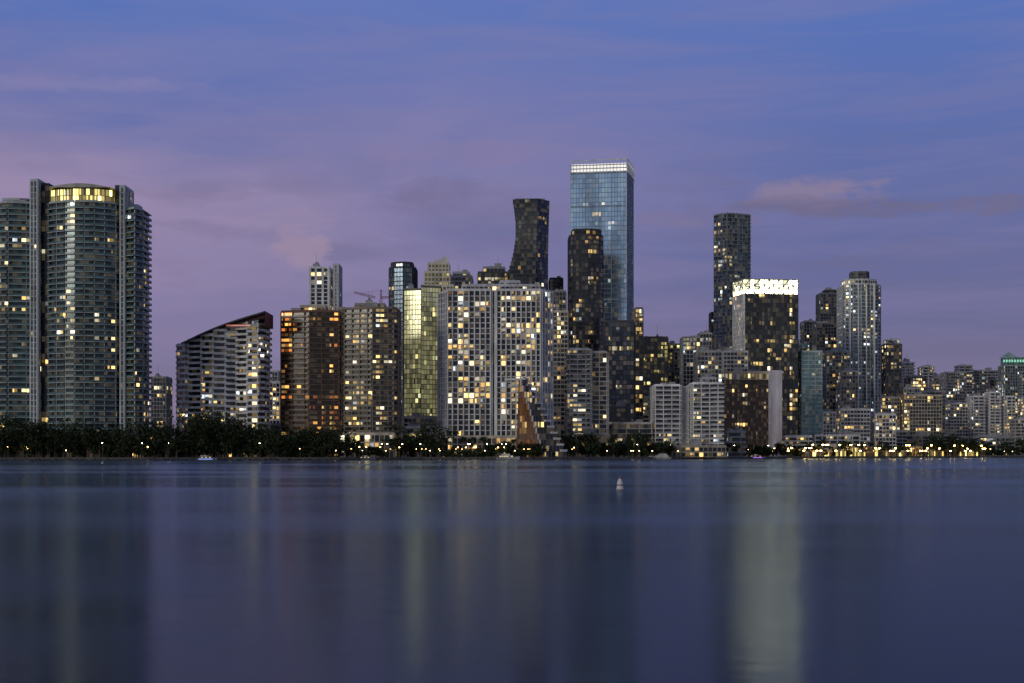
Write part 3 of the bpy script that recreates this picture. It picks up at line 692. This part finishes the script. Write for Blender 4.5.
n3=nz(mapping((5,5,17),(.45,.2,.1)),2.0,7,.25,.55)
bnd=ramp(z,[(.07,(0,)*3),(.12,(1,)*3),(.18,(1,)*3),(.22,(0,)*3)])
cm=math_('MULTIPLY',math_('MULTIPLY_ADD',n3,6.5,-3.35,clamp=True),bnd)
c3=mix(math_('MULTIPLY',cm,.35),c2,(.155,.135,.25))
# individual small cumulus, placed by compass direction and elevation
wn=nz(mapping((9,9,22)),3.0,7,.3,.6)
def blob(col,az,elv,sx,sy,src,amt):
    u_=math_('DIVIDE',math_('SUBTRACT',math_('DIVIDE',x,math_('MAXIMUM',y,.01)),az),sx)
    v_=math_('DIVIDE',math_('SUBTRACT',math_('DIVIDE',z,math_('MAXIMUM',y,.01)),elv),sy)
    r2=math_('ADD',math_('MULTIPLY',u_,u_),math_('MULTIPLY',v_,v_))
    f=math_('SUBTRACT',1.0,math_('ADD',r2,math_('MULTIPLY_ADD',wn,5.0,-2.5)),clamp=True)
    return mix(math_('MULTIPLY',f,amt),src,col)
c4=c3
for a_,e_,sx,sy,col,am in [(-.150,.142,.024,.017,(.34,.25,.35),.7),(-.055,.180,.045,.014,(.17,.145,.27),.45),(.21,.184,.055,.013,(.27,.205,.30),.7),(.22,.173,.075,.008,(.155,.13,.225),.65),(.33,.175,.045,.008,(.17,.14,.235),.6),(-.30,.26,.09,.007,(.27,.23,.42),.4),(.12,.165,.06,.007,(.2,.165,.28),.5),(-.02,.21,.09,.009,(.23,.195,.36),.5),(-.17,.165,.07,.010,(.31,.24,.37),.5)]:
    c4=blob(col,a_,e_,sx,sy,c4,am)
sky=N.new('ShaderNodeTexSky'); sky.sky_type='NISHITA'; sky.sun_disc=False; sky.sun_elevation=math.radians(14); sky.sun_rotation=math.radians(222)
c5=mix(.002,c4,sky.outputs[0],'ADD')
bk_=math_('MULTIPLY_ADD',y,-1.1,.1,clamp=True)  # added brightening of the unseen sky behind the camera, fills the facades
c6=mix(bk_,c5,(.25,.27,.33))
Lk.new(c6,bg.inputs[0]); bg.inputs[1].default_value=1.0
sl_=bpy.data.lights.new('sun','SUN'); sl_.energy=.85; sl_.angle=math.radians(18); sl_.color=(1,.93,.80)
so=bpy.data.objects.new('sun',sl_); scene.collection.objects.link(so)
el=math.radians(14); rz=math.radians(222); dirv=Vector((math.sin(rz)*math.cos(el),math.cos(rz)*math.cos(el),math.sin(el)))
so.rotation_euler=dirv.to_track_quat('Z','Y').to_euler()
so.location=(0,0,300)

cam=bpy.data.cameras.new('camera'); co=bpy.data.objects.new('camera',cam); scene.collection.objects.link(co)
co.location=(0,0,CAMH); co.rotation_euler=(math.radians(90),0,0)
cam.sensor_width=36; cam.lens=50; cam.shift_y=(HOR-341.5)/1024; cam.clip_end=20000; cam.clip_start=.5
scene.camera=co
scene.view_settings.view_transform='Standard'; scene.view_settings.look='None'; scene.view_settings.exposure=0
print('faces',sum(len(o.data.polygons) for o in scene.objects if o.type=='MESH'))
